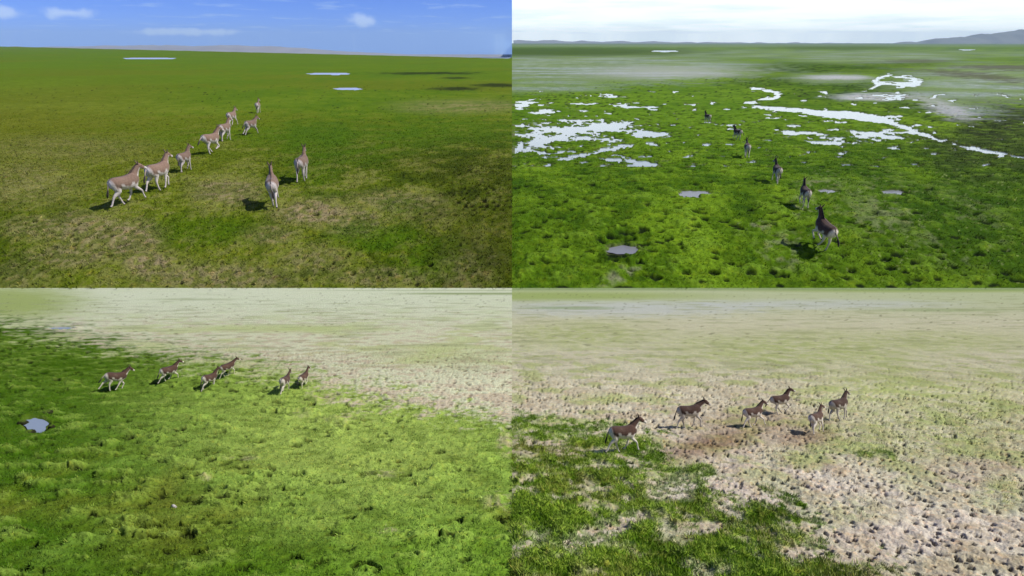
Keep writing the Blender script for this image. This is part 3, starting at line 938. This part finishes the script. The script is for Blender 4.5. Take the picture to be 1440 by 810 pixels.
def tube(V, Fc, rings, n=12):
    """rings: (centre, axis_u, axis_v, ru, rv)"""
    s0 = len(V)
    for c, au, av, ru, rv in rings:
        for q in range(n):
            a = 2 * math.pi * q / n
            V.append(c + au * (ru * math.cos(a)) + av * (rv * math.sin(a)))
    for r in range(len(rings) - 1):
        for q in range(n):
            p0, p1 = s0 + r * n + q, s0 + r * n + (q + 1) % n
            Fc.append((p0, p1, p1 + n, p0 + n))
    for r, flip in ((0, True), (len(rings) - 1, False)):
        c = len(V)
        V.append(rings[r][0])
        for q in range(n):
            p0, p1 = s0 + r * n + q, s0 + r * n + (q + 1) % n
            Fc.append((p1, p0, c) if flip else (p0, p1, c))


def limb(V, Fc, pts, n=10):
    """pts: (Vector, radius_side, radius_foreaft) chain"""
    rings = []
    X = Vector((1, 0, 0))
    for i, (p, rs, rf) in enumerate(pts):
        d = (pts[min(i + 1, len(pts) - 1)][0] - pts[max(i - 1, 0)][0]).normalized()
        w = d.cross(X).normalized()
        rings.append((p, X, w, rs, rf))
    tube(V, Fc, rings, n)


def sub(pts, k=3):
    """smooth a chain of (p, a, b) with Catmull-Rom"""
    out = []
    for i in range(len(pts) - 1):
        p0, p1, p2, p3 = (pts[max(i - 1, 0)], pts[i], pts[i + 1], pts[min(i + 2, len(pts) - 1)])
        for j in range(k):
            t = j / k
            f = lambda a, b, c, d: 0.5 * ((2 * b) + (c - a) * t + (2 * a - 5 * b + 4 * c - d) * t * t + (3 * b - a - 3 * c + d) * t ** 3)
            out.append((Vector([f(p0[0][q], p1[0][q], p2[0][q], p3[0][q]) for q in range(3)]),
                        p1[1] + (p2[1] - p1[1]) * t, p1[2] + (p2[2] - p1[2]) * t))
    out.append(pts[-1])
    return out


def fk(root, lens, angs):
    p = [Vector(root)]
    for l, a in zip(lens, angs):
        a = math.radians(a)
        q = p[-1]
        p.append(Vector((q.x, q.y + l * math.sin(a), q.z - l * math.cos(a))))
    return p


# pose: hind left, hind right, fore left, fore right angles (forward positive), neck raise, head turn, tail lift
POSES = {
    'trot': dict(h=[(38, -12, 14, 30), (10, -52, -30, -50)], f=[(-24, -14, -34, -70), (-4, 44, 8, 20)], neck=0, turn=0, tail=18, pitch=0),
    'trot_mirror': dict(h=[(8, -56, -26, -40), (40, -14, 10, 25)], f=[(-2, 40, -14, -10), (-24, -16, -20, -40)], neck=4, turn=-10, tail=30, pitch=0),
    'canter': dict(h=[(48, 4, 30, 40), (34, -20, 8, 25)], f=[(-6, 52, -40, -60), (-16, 30, -62, -90)], neck=6, turn=8, tail=48, pitch=6),
    'gallop': dict(h=[(2, -58, -44, -60), (-4, -50, -34, -60)], f=[(0, 50, 34, 40), (-6, 34, 12, 20)], neck=-8, turn=0, tail=55, pitch=-3),
    'low': dict(h=[(34, -18, 10, 26), (12, -50, -26, -40)], f=[(-20, -8, -24, -50), (-6, 34, -6, 0)], neck=-14, turn=4, tail=22, pitch=0),
    'stride': dict(h=[(30, -26, 4, 20), (16, -48, -20, -30)], f=[(-10, 22, -38, -55), (-14, 2, -4, 12)], neck=10, turn=14, tail=10, pitch=2),
}


def build_ass(pose):
    P = POSES[pose]
    V, Fc = [], []
    X, Z, Yv = Vector((1, 0, 0)), Vector((0, 0, 1)), Vector((0, 1, 0))
    segs = []                                    # for the coat: (a, b, id)
    body = [(-.75, 1.12, .05, .07), (-.71, 1.13, .13, .15), (-.62, 1.145, .195, .215), (-.48, 1.135, .235, .262), (-.30, 1.105, .25, .275), (-.08, 1.06, .262, .292),
            (.12, 1.05, .262, .302), (.30, 1.075, .24, .308), (.44, 1.11, .212, .295), (.56, 1.14, .172, .245), (.66, 1.15, .12, .18), (.71, 1.14, .05, .08)]
    tube(V, Fc, [(Vector((0, y, z)), X, Z, a * 1.20, b * 1.12) for y, z, a, b in body], 18)
    # neck
    nk = math.radians(50 + P['neck'])
    n0 = Vector((0, .44, 1.16))
    nd_ = Vector((0, math.cos(nk), math.sin(nk)))
    tn = math.radians(P['turn'])
    L_ = 0.66
    poll = n0 + nd_ * L_ + Vector((math.sin(tn) * 0.12, 0, 0))
    npts = [(n0, .18, .26), (n0 + nd_ * .2 + Vector((math.sin(tn) * .01, 0, 0)), .13, .20), (n0 + nd_ * .4 + Vector((math.sin(tn) * .05, 0, .01)), .085, .14), (poll, .072, .11)]
    limb(V, Fc, sub(npts), 14)
    # head
    hd = math.radians(-34 + P['neck'] * .5)
    ha = Vector((math.sin(tn) * math.cos(hd), math.cos(tn) * math.cos(hd), math.sin(hd)))
    h0 = poll - ha * 0.04 + Vector((0, 0, .03))
    hp = [(h0, .06, .07), (h0 + ha * .06, .088, .115), (h0 + ha * .16 - Z * .008, .085, .122), (h0 + ha * .27 - Z * .005, .064, .092), (h0 + ha * .38, .052, .07), (h0 + ha * .45, .056, .066), (h0 + ha * .495, .036, .04)]
    hx = Vector((math.cos(tn), -math.sin(tn), 0))
    rings = []
    for p, a, b in sub(hp, 2):
        rings.append((p, hx, ha.cross(hx).normalized(), a, b))
    tube(V, Fc, rings, 12)
    ears = []
    for s in (-1, 1):
        e0 = h0 + ha * .03 + hx * (.045 * s) + Z * .05
        ed = (Z * 1.0 + hx * (.32 * s) - Vector((0, .12, 0))).normalized()
        side = hx
        fw = ed.cross(side).normalized()
        tube(V, Fc, [(e0, side, fw, .03, .03), (e0 + ed * .07, side, fw, .042, .028), (e0 + ed * .15, side, fw, .034, .022), (e0 + ed * .22, side, fw, .012, .012)], 8)
        ears.append((e0, e0 + ed * .22))
    # legs
    legs = []
    for k, s in ((0, -1), (1, 1)):
        pt = fk((s * .135, -.50, 1.10), (.33, .36, .36, .12), P['h'][k])
        hip, st, hk, ft, hf = pt
        pt2 = [(hip, .12, .20), (hip.lerp(st, .55), .125, .185), (st, .105, .14), (st.lerp(hk, .5), .07, .092), (hk, .047, .062), (hk.lerp(ft, .45), .035, .042), (ft, .038, .042), (ft.lerp(hf, .6), .036, .04), (hf, .05, .058)]
        pt2 = [(Vector((p.x * (1 - .25 * min(1, i / 5)), p.y, p.z)), a, b) for i, (p, a, b) in enumerate(pt2)]
        limb(V, Fc, sub(pt2, 2), 12)
        legs.append((hip, st, hk, ft, hf))
        pt = fk((s * .115, .43, 1.06), (.30, .34, .29, .12), P['f'][k])
        sh, el, kn, ft, hf = pt
        pt2 = [(sh, .10, .17), (sh.lerp(el, .5), .10, .14), (el, .078, .105), (el.lerp(kn, .5), .055, .066), (kn, .045, .05), (kn.lerp(ft, .5), .032, .037), (ft, .037, .04), (ft.lerp(hf, .6), .035, .038), (hf, .048, .056)]
        limb(V, Fc, sub(pt2, 2), 12)
        legs.append((sh, el, kn, ft, hf))
    me = bpy.data.meshes.new('raw')
    me.from_pydata([tuple(v) for v in V], [], Fc)
    tmp = bpy.data.objects.new('raw', me)
    COL.objects.link(tmp)
    md = tmp.modifiers.new('r', 'REMESH')
    md.mode = 'VOXEL'
    md.voxel_size = 0.017
    ms = tmp.modifiers.new('s', 'SMOOTH')
    ms.factor = 0.5
    ms.iterations = 3
    dg = bpy.context.evaluated_depsgraph_get()
    fin = bpy.data.meshes.new_from_object(tmp.evaluated_get(dg))
    bpy.data.objects.remove(tmp)
    fin.name = 'wild_ass_body_' + pose
    co = np.zeros(len(fin.vertices) * 3)
    fin.vertices.foreach_get('co', co)
    co = co.reshape(-1, 3)
    x, y, z = co[:, 0], co[:, 1], co[:, 2]

    def sdist(a, b):
        a, b = np.array(a), np.array(b)
        ab = b - a
        t = np.clip(((co - a) @ ab) / (ab @ ab), 0, 1)
        return np.linalg.norm(co - a - t[:, None] * ab, axis=1), t
    # chestnut saddle over back and flanks; pale belly, rump, legs, throat and muzzle
    wob = 0.02 * np.sin(y * 17 + 1) + 0.015 * np.sin(y * 31)
    brown = sst(.90, 1.0, z + wob - .10 * sst(.1, -.35, y) * 0)
    brown *= sst(-.66, -.52, y + .25 * (z - 1.15))              # pale rump
    wedge = (1 - sst(.045, .10, np.abs(y + .26 + .35 * (z - 1.1)))) * (1 - sst(1.02, 1.16, z))
    wedge2 = (1 - sst(.05, .10, np.abs(y - .27 - .15 * (z - 1.1)))) * (1 - sst(1.0, 1.12, z))
    brown *= 1 - np.maximum(wedge, wedge2)
    thigh = np.minimum.reduce([sdist(l[0], l[1])[0] for l in (legs[0], legs[2])])
    brown = np.maximum(brown, .75 * (1 - sst(.14, .2, thigh)) * sst(.86, .96, z) * sst(-.62, -.5, y))
    isn, tn_ = sdist(n0 + nd_ * .12, poll)
    crest = ((co - np.array(n0)) @ np.array((0, -math.sin(nk), math.cos(nk))))
    onneck = (1 - sst(.17, .24, isn)) * sst(.05, .25, tn_)
    brown = brown * (1 - onneck) + onneck * sst(-.10, -.02, crest + .01 * np.sin(40 * tn_))
    ish, th = sdist(h0, h0 + ha * .49)
    onhead = (1 - sst(.13, .15, ish)) * (tn_ > .93)
    brown = brown * (1 - onhead) + onhead * (1 - sst(.62, .78, th))
    eard = np.minimum.reduce([np.where(sdist(a, b)[1] > .1, sdist(a, b)[0], 9) for a, b in ears])
    eart = np.maximum.reduce([np.where(sdist(a, b)[0] < .07, sdist(a, b)[1], 0) for a, b in ears])
    dark = np.where(eard < .06, sst(.6, .85, eart), 0)
    dark = np.maximum(dark, (1 - sst(.018, .034, np.abs(x))) * (z > 1.25) * (y < .5) * (y > -.76))     # dorsal stripe
    for l in legs:
        d, t = sdist(l[3], l[4])
        dark = np.maximum(dark, np.where(d < .09, sst(.65, .8, t), 0))
        d2, t2 = sdist(l[2], l[3])
        m = (d2 < .09)
        brown = np.where(m, .12, brown)
    eye = np.minimum(np.linalg.norm(co - np.array(h0 + ha * .17 + hx * .075 + Z * .035), axis=1), np.linalg.norm(co - np.array(h0 + ha * .17 - hx * .075 + Z * .035), axis=1))
    dark = np.maximum(dark, 1 - sst(.018, .03, eye))
    rgb = np.stack([np.clip(brown, 0, 1), np.clip(dark, 0, 1), 0 * x, np.ones_like(x)], 1)
    ca = fin.color_attributes.new('Col', 'FLOAT_COLOR', 'POINT')
    ca.data.foreach_set('color', rgb.astype(np.float32).ravel())
    fin.polygons.foreach_set('use_smooth', np.ones(len(fin.polygons), bool))
    low = float(z.min())

    # mane: upright brush along the crest
    mv, mf = [], []
    up = Vector((0, -math.sin(nk), math.cos(nk)))
    nm = 22
    rnd = random.Random(5)
    for i in range(nm):
        t = i / (nm - 1)
        c = n0 + nd_ * (.02 + t * (L_ + .02)) + Vector((math.sin(tn) * .12 * t * t, 0, 0))
        r = np.interp(t, [0, .3, .6, 1], [.24, .19, .14, .115])
        hgt = .085 * math.sin(math.pi * min(1, .16 + t * .8)) ** .6 * (1 + .25 * (rnd.random() - .5))
        b0 = c + up * (r - .03)
        b1 = c + up * (r + hgt) - nd_ * .02
        mv += [b0 - X * .022, b0 + X * .022, b1 + X * .008, b1 - X * .008]
    for i in range(nm - 1):
        a = i * 4
        for q in range(4):
            mf.append((a + q, a + (q + 1) % 4, a + 4 + (q + 1) % 4, a + 4 + q))
    mf += [(3, 2, 1, 0), tuple(nm * 4 - 4 + q for q in range(4))]
    mane = bpy.data.meshes.new('mane_' + pose)
    mane.from_pydata([tuple(v) for v in mv], [], mf)
    ca = mane.color_attributes.new('Col', 'FLOAT_COLOR', 'POINT')
    ca.data.foreach_set('color', np.tile(np.array([1, .8, 0, 1], np.float32), len(mv)))
    # tail: thin dock with a dark brush
    tv, tf = [], []
    lift = math.radians(P['tail'])
    p = Vector((0, -.70, 1.25))
    tpts = []
    for i in range(9):
        t = i / 8
        tpts.append((p.copy(), [.035, .032, .028, .026, .03, .045, .05, .04, .008][i], [.035, .032, .028, .026, .03, .045, .05, .04, .008][i]))
        a = lift * (1 - .75 * t) + math.radians(10)
        p = p + Vector((0.012 * math.sin(5 * t), -math.sin(a) * .092, -math.cos(a) * .092))
    limb(tv, tf, tpts, 8)
    tail = bpy.data.meshes.new('tail_' + pose)
    tail.from_pydata([tuple(v) for v in tv], [], tf)
    tail.polygons.foreach_set('use_smooth', np.ones(len(tail.polygons), bool))
    zz = np.concatenate([np.full(8, i / 8) for i in range(9)] + [[0, 1]])
    cc = np.stack([np.full(len(zz), .6), sst(.3, .55, zz), 0 * zz, np.ones(len(zz))], 1)
    ca = tail.color_attributes.new('Col', 'FLOAT_COLOR', 'POINT')
    ca.data.foreach_set('color', cc.astype(np.float32).ravel())
    for m_ in (fin, mane, tail):
        m_.materials.append(M_coat)
    top = float(z.max())
    return dict(body=fin, mane=mane, tail=tail, low=low, top=top, co=co.copy())


ASS = {p: build_ass(p) for p in POSES}


def place_ass(px, py, hpx, turn, pose, label, group, mat, ease=0.0, fit=None):
    """feet at photo point px, py on the ground; turn: degrees from straight away, clockwise, as it looks along that sight line"""
    x, Y, z, dep = ground_point(px, py)
    kit = ASS[pose]
    once, ease0 = fit is None, ease
    zz = height_at(x, Y)
    e = 0.3
    n = Vector((0, -(float(base(Y + e)) - float(base(Y - e))) / (2 * e), 1)).normalized()
    size = hpx * dep / F / (kit['top'] - kit['low']) * (fit or 1.0)
    yaw = -math.radians(turn) - math.atan((px - 720) / F)
    if Y < RIM:
        ease = 0.78
    lean = math.atan2(px - 720, 2094 + 405 - py) * ease          # bodies tip into the stride, out of the bowl of the swale
    tilt = Vector((0, 0, 1)).rotation_difference(n).to_matrix().to_4x4()
    root = bpy.data.objects.new('wild_ass', None)
    root.empty_display_size = 0.3
    COL.objects.link(root)
    rot = tilt @ Matrix.Rotation(-lean, 4, Vector((x, Y, 0)).normalized()) @ Matrix.Rotation(yaw, 4, 'Z') @ Matrix.Scale(size, 4)
    R3 = np.array(rot.to_3x3())
    hts = (kit['co'] @ R3.T) @ np.array(n)
    shift = n * float(-hts.min() - 0.02 * size)
    root.matrix_world = Matrix.Translation(Vector((x, Y, zz)) + shift) @ rot
    P = kit['co'] @ R3.T + np.array(Vector((x, Y, zz)) + shift)
    pr = proj(P[:, 0], P[:, 1], P[:, 2])[1]
    if once:                                   # the photo gives the height from hoof to ear tip
        bpy.data.objects.remove(root)
        return place_ass(px, py, hpx, turn, pose, label, group, mat, ease0, hpx / (pr.max() - pr.min()))
    root['label'] = label
    root['category'] = 'wild ass'
    root['group'] = group
    for part in ('body', 'mane', 'tail'):
        o = bpy.data.objects.new(part, kit[part])
        COL.objects.link(o)
        o.parent = root
        o.material_slots[0].link = 'OBJECT'
        o.material_slots[0].material = mat
    return root


G1 = 'wild asses running in file over the olive plain'
G2 = 'wild asses running across the wet green marsh'
G3 = 'wild asses trotting along the edge of the bright turf'
G4 = 'wild asses running over the pale trampled pasture'
HERD = [
    # plain
    (184, 287, 68, 60, 'trot', 'sandy wild ass last in the long file on the olive plain, tail hanging low', G1, M_sand),
    (229, 266, 61, 46, 'trot_mirror', 'sandy wild ass second from the rear of the long file on the olive plain', G1, M_sand),
    (263, 241, 43, 34, 'stride', 'smaller brownish wild ass third from the rear of the file on the olive plain', G1, M_sand),
    (300, 216, 43, 50, 'canter', 'pale wild ass midway along the file, just behind a bunched group of three', G1, M_sand),
    (319, 198, 38, 32, 'stride', 'wild ass overlapping the one ahead of it in the bunched part of the file', G1, M_sand),
    (328, 177, 30, 30, 'trot', 'wild ass leading the bunched part of the file, partly hidden by the one behind it', G1, M_sand),
    (364, 159, 23, 14, 'stride', 'tiny brown wild ass at the very head of the file on the olive plain', G1, M_sand),
    (355, 189, 30, 42, 'gallop', 'pale wild ass beside the file, just behind the leading animal', G1, M_sand),
    (388, 288, 67, 4, 'trot', 'wild ass seen squarely from behind, next to a bare patch on the plain', G1, M_sand),
    (428, 254, 56, 18, 'trot_mirror', 'wild ass running just ahead of the one seen squarely from behind', G1, M_sand),
    # marsh
    (1152, 348, 66, -36, 'canter', 'dark brown wild ass last and largest of the six on the marsh', G2, M_coat),
    (1128, 290, 46, -20, 'stride', 'wild ass second from last on the marsh, beside a small muddy puddle', G2, M_coat),
    (1090, 257, 40, -16, 'trot_mirror', 'wild ass third from last on the marsh, with a gap before and behind it', G2, M_coat),
    (1049, 222, 30, -10, 'trot', 'pale rumped wild ass close behind another, third from the head of the marsh file', G2, M_coat),
    (1036, 197, 24, -42, 'canter', 'small dark wild ass second from the head of the marsh file', G2, M_coat),
    (994, 174, 20, -36, 'stride', 'tiny wild ass at the head of the marsh file, apart from the others', G2, M_coat),
    # meadow
    (160, 550, 38, 74, 'trot_mirror', 'brown and white wild ass trailing alone behind the others on bright green turf', G3, M_coat),
    (238, 536, 37, 66, 'trot', 'wild ass second from the rear on the turf, close to the bare salt plain', G3, M_coat),
    (293, 545, 38, 50, 'stride', 'chestnut wild ass behind and to the near side of its close companion on the turf', G3, M_coat),
    (321, 529, 33, 62, 'low', 'wild ass on the far side of a close companion at the turf edge', G3, M_coat),
    (399, 553, 39, 22, 'trot', 'pale rumped wild ass of the leading pair on the turf, nearer the hummocks', G3, M_coat),
    (426, 543, 35, 30, 'canter', 'wild ass at the head of the turf group, at the edge of the bare ground', G3, M_coat),
    # pasture
    (878, 638, 56, 74, 'trot', 'dark wild ass trailing alone at the edge of the green turf island', G4, M_coat),
    (972, 603, 46, 72, 'low', 'dark wild ass with low outstretched neck on pale ground, second from the rear', G4, M_coat),
    (1062, 602, 43, 58, 'trot', 'smaller chestnut wild ass overlapping another in the middle of the pasture group', G4, M_coat),
    (1100, 584, 42, 62, 'canter', 'dark wild ass in the middle of the pasture group, partly behind the smaller chestnut one', G4, M_coat),
    (1152, 610, 46, 30, 'stride', 'pale rumped wild ass seen from behind, of the leading pair on the pasture', G4, M_coat),
    (1184, 592, 47, 42, 'trot_mirror', 'wild ass heading the pasture group with raised neck, beside a pale rumped one', G4, M_coat),
]
for a in HERD:
    place_ass(*a)


# ------------------------------------------------------------------ peat tussocks and a white stone on the turf
def lump_mesh(name, seed, flat, top, side):
    rng = np.random.default_rng(seed)
    V, Fc, C = [], [], []
    nr, nc = 7, 14
    for r in range(nr + 1):
        el = math.pi / 2 * (r / nr)
        for c in range(nc):
            a = 2 * math.pi * c / nc
            rr = 1 + .22 * math.sin(2 * a + seed) + .14 * math.sin(5 * a + seed * 2) * math.cos(el) + .10 * (rng.random() - .5)
            V.append((rr * math.cos(el) * math.cos(a), rr * math.cos(el) * math.sin(a), flat * (math.sin(el) ** .7) * (1 + .2 * (rng.random() - .5)) - .06))
            m = sst(.45, .9, r / nr + .25 * (rng.random() - .5))
            C.append(np.array(side) * (1 - m) + np.array(top) * m)
    for r in range(nr):
        for c in range(nc):
            Fc.append((r * nc + c, r * nc + (c + 1) % nc, (r + 1) * nc + (c + 1) % nc, (r + 1) * nc + c))
    return V, Fc, np.array(C)


def lump(name, px, py, wpx, flat, seed, top, side, label, cat, group=None):
    x, Y, z, dep = ground_point(px, py)
    V, Fc, C = lump_mesh(name, seed, flat, top, side)
    o = mesh_obj(name, V, Fc, M_blade, col=C)
    r = wpx * .5 * dep / F
    o.location = (x, Y, height_at(x, Y) - .005)
    o.scale = (r, r * .8, r * 1.5)
    o.rotation_euler = (0, 0, seed * 1.3)
    o['label'] = label
    o['category'] = cat
    if group:
        o['group'] = group
    return o


PEAT, SEDGE = tuple(lin(40, 42, 20)), tuple(lin(90, 112, 34))
TUS = 'dark peat tussocks round the turf pond'
lump('peat_tussock', 32, 596, 13, .8, 3, SEDGE, PEAT, 'dark round peat tussock at the end of the small turf pond', 'tussock', TUS)
lump('peat_tussock', 38, 604, 17, .6, 5, SEDGE, PEAT, 'low wide peat tussock on the near bank of the small turf pond', 'tussock', TUS)
lump('peat_tussock', 67, 583, 12, .6, 8, SEDGE, PEAT, 'small peat tussock on the far bank of the turf pond', 'tussock', TUS)
lump('peat_tussock', 72, 599, 9, .6, 11, SEDGE, PEAT, 'smallest peat tussock at the end of the turf pond facing the animals', 'tussock', TUS)
lump('stone', 245, 714, 8, .7, 14, tuple(lin(214, 208, 206)), tuple(lin(170, 164, 160)), 'small white stone lying alone in the green turf', 'stone')

# ------------------------------------------------------------------ the air
m = bpy.data.materials.new('haze')
m.use_nodes = True
t = m.node_tree
t.nodes.clear()
pv = nd(t, 'ShaderNodeVolumePrincipled')
pv.inputs['Color'].default_value = (0.48, 0.70, 1.0, 1)
pv.inputs['Density'].default_value = 0.00006
pv.inputs['Anisotropy'].default_value = 0.0
mo = nd(t, 'ShaderNodeOutputMaterial')
t.links.new(pv.outputs[0], mo.inputs['Volume'])
x0, x1, y0, y1, z0, z1 = -15000, 15000, -200, 11500, -420, 190
hv = [(x, y, z) for x in (x0, x1) for y in (y0, y1) for z in (z0, z1)]
hf = [(0, 1, 3, 2), (4, 6, 7, 5), (0, 4, 5, 1), (2, 3, 7, 6), (0, 2, 6, 4), (1, 5, 7, 3)]
hz = mesh_obj('haze', hv, hf, m, smooth=False)
hz['kind'] = 'stuff'
hz['label'] = 'thin pale haze over the far plain'
hz['category'] = 'haze'
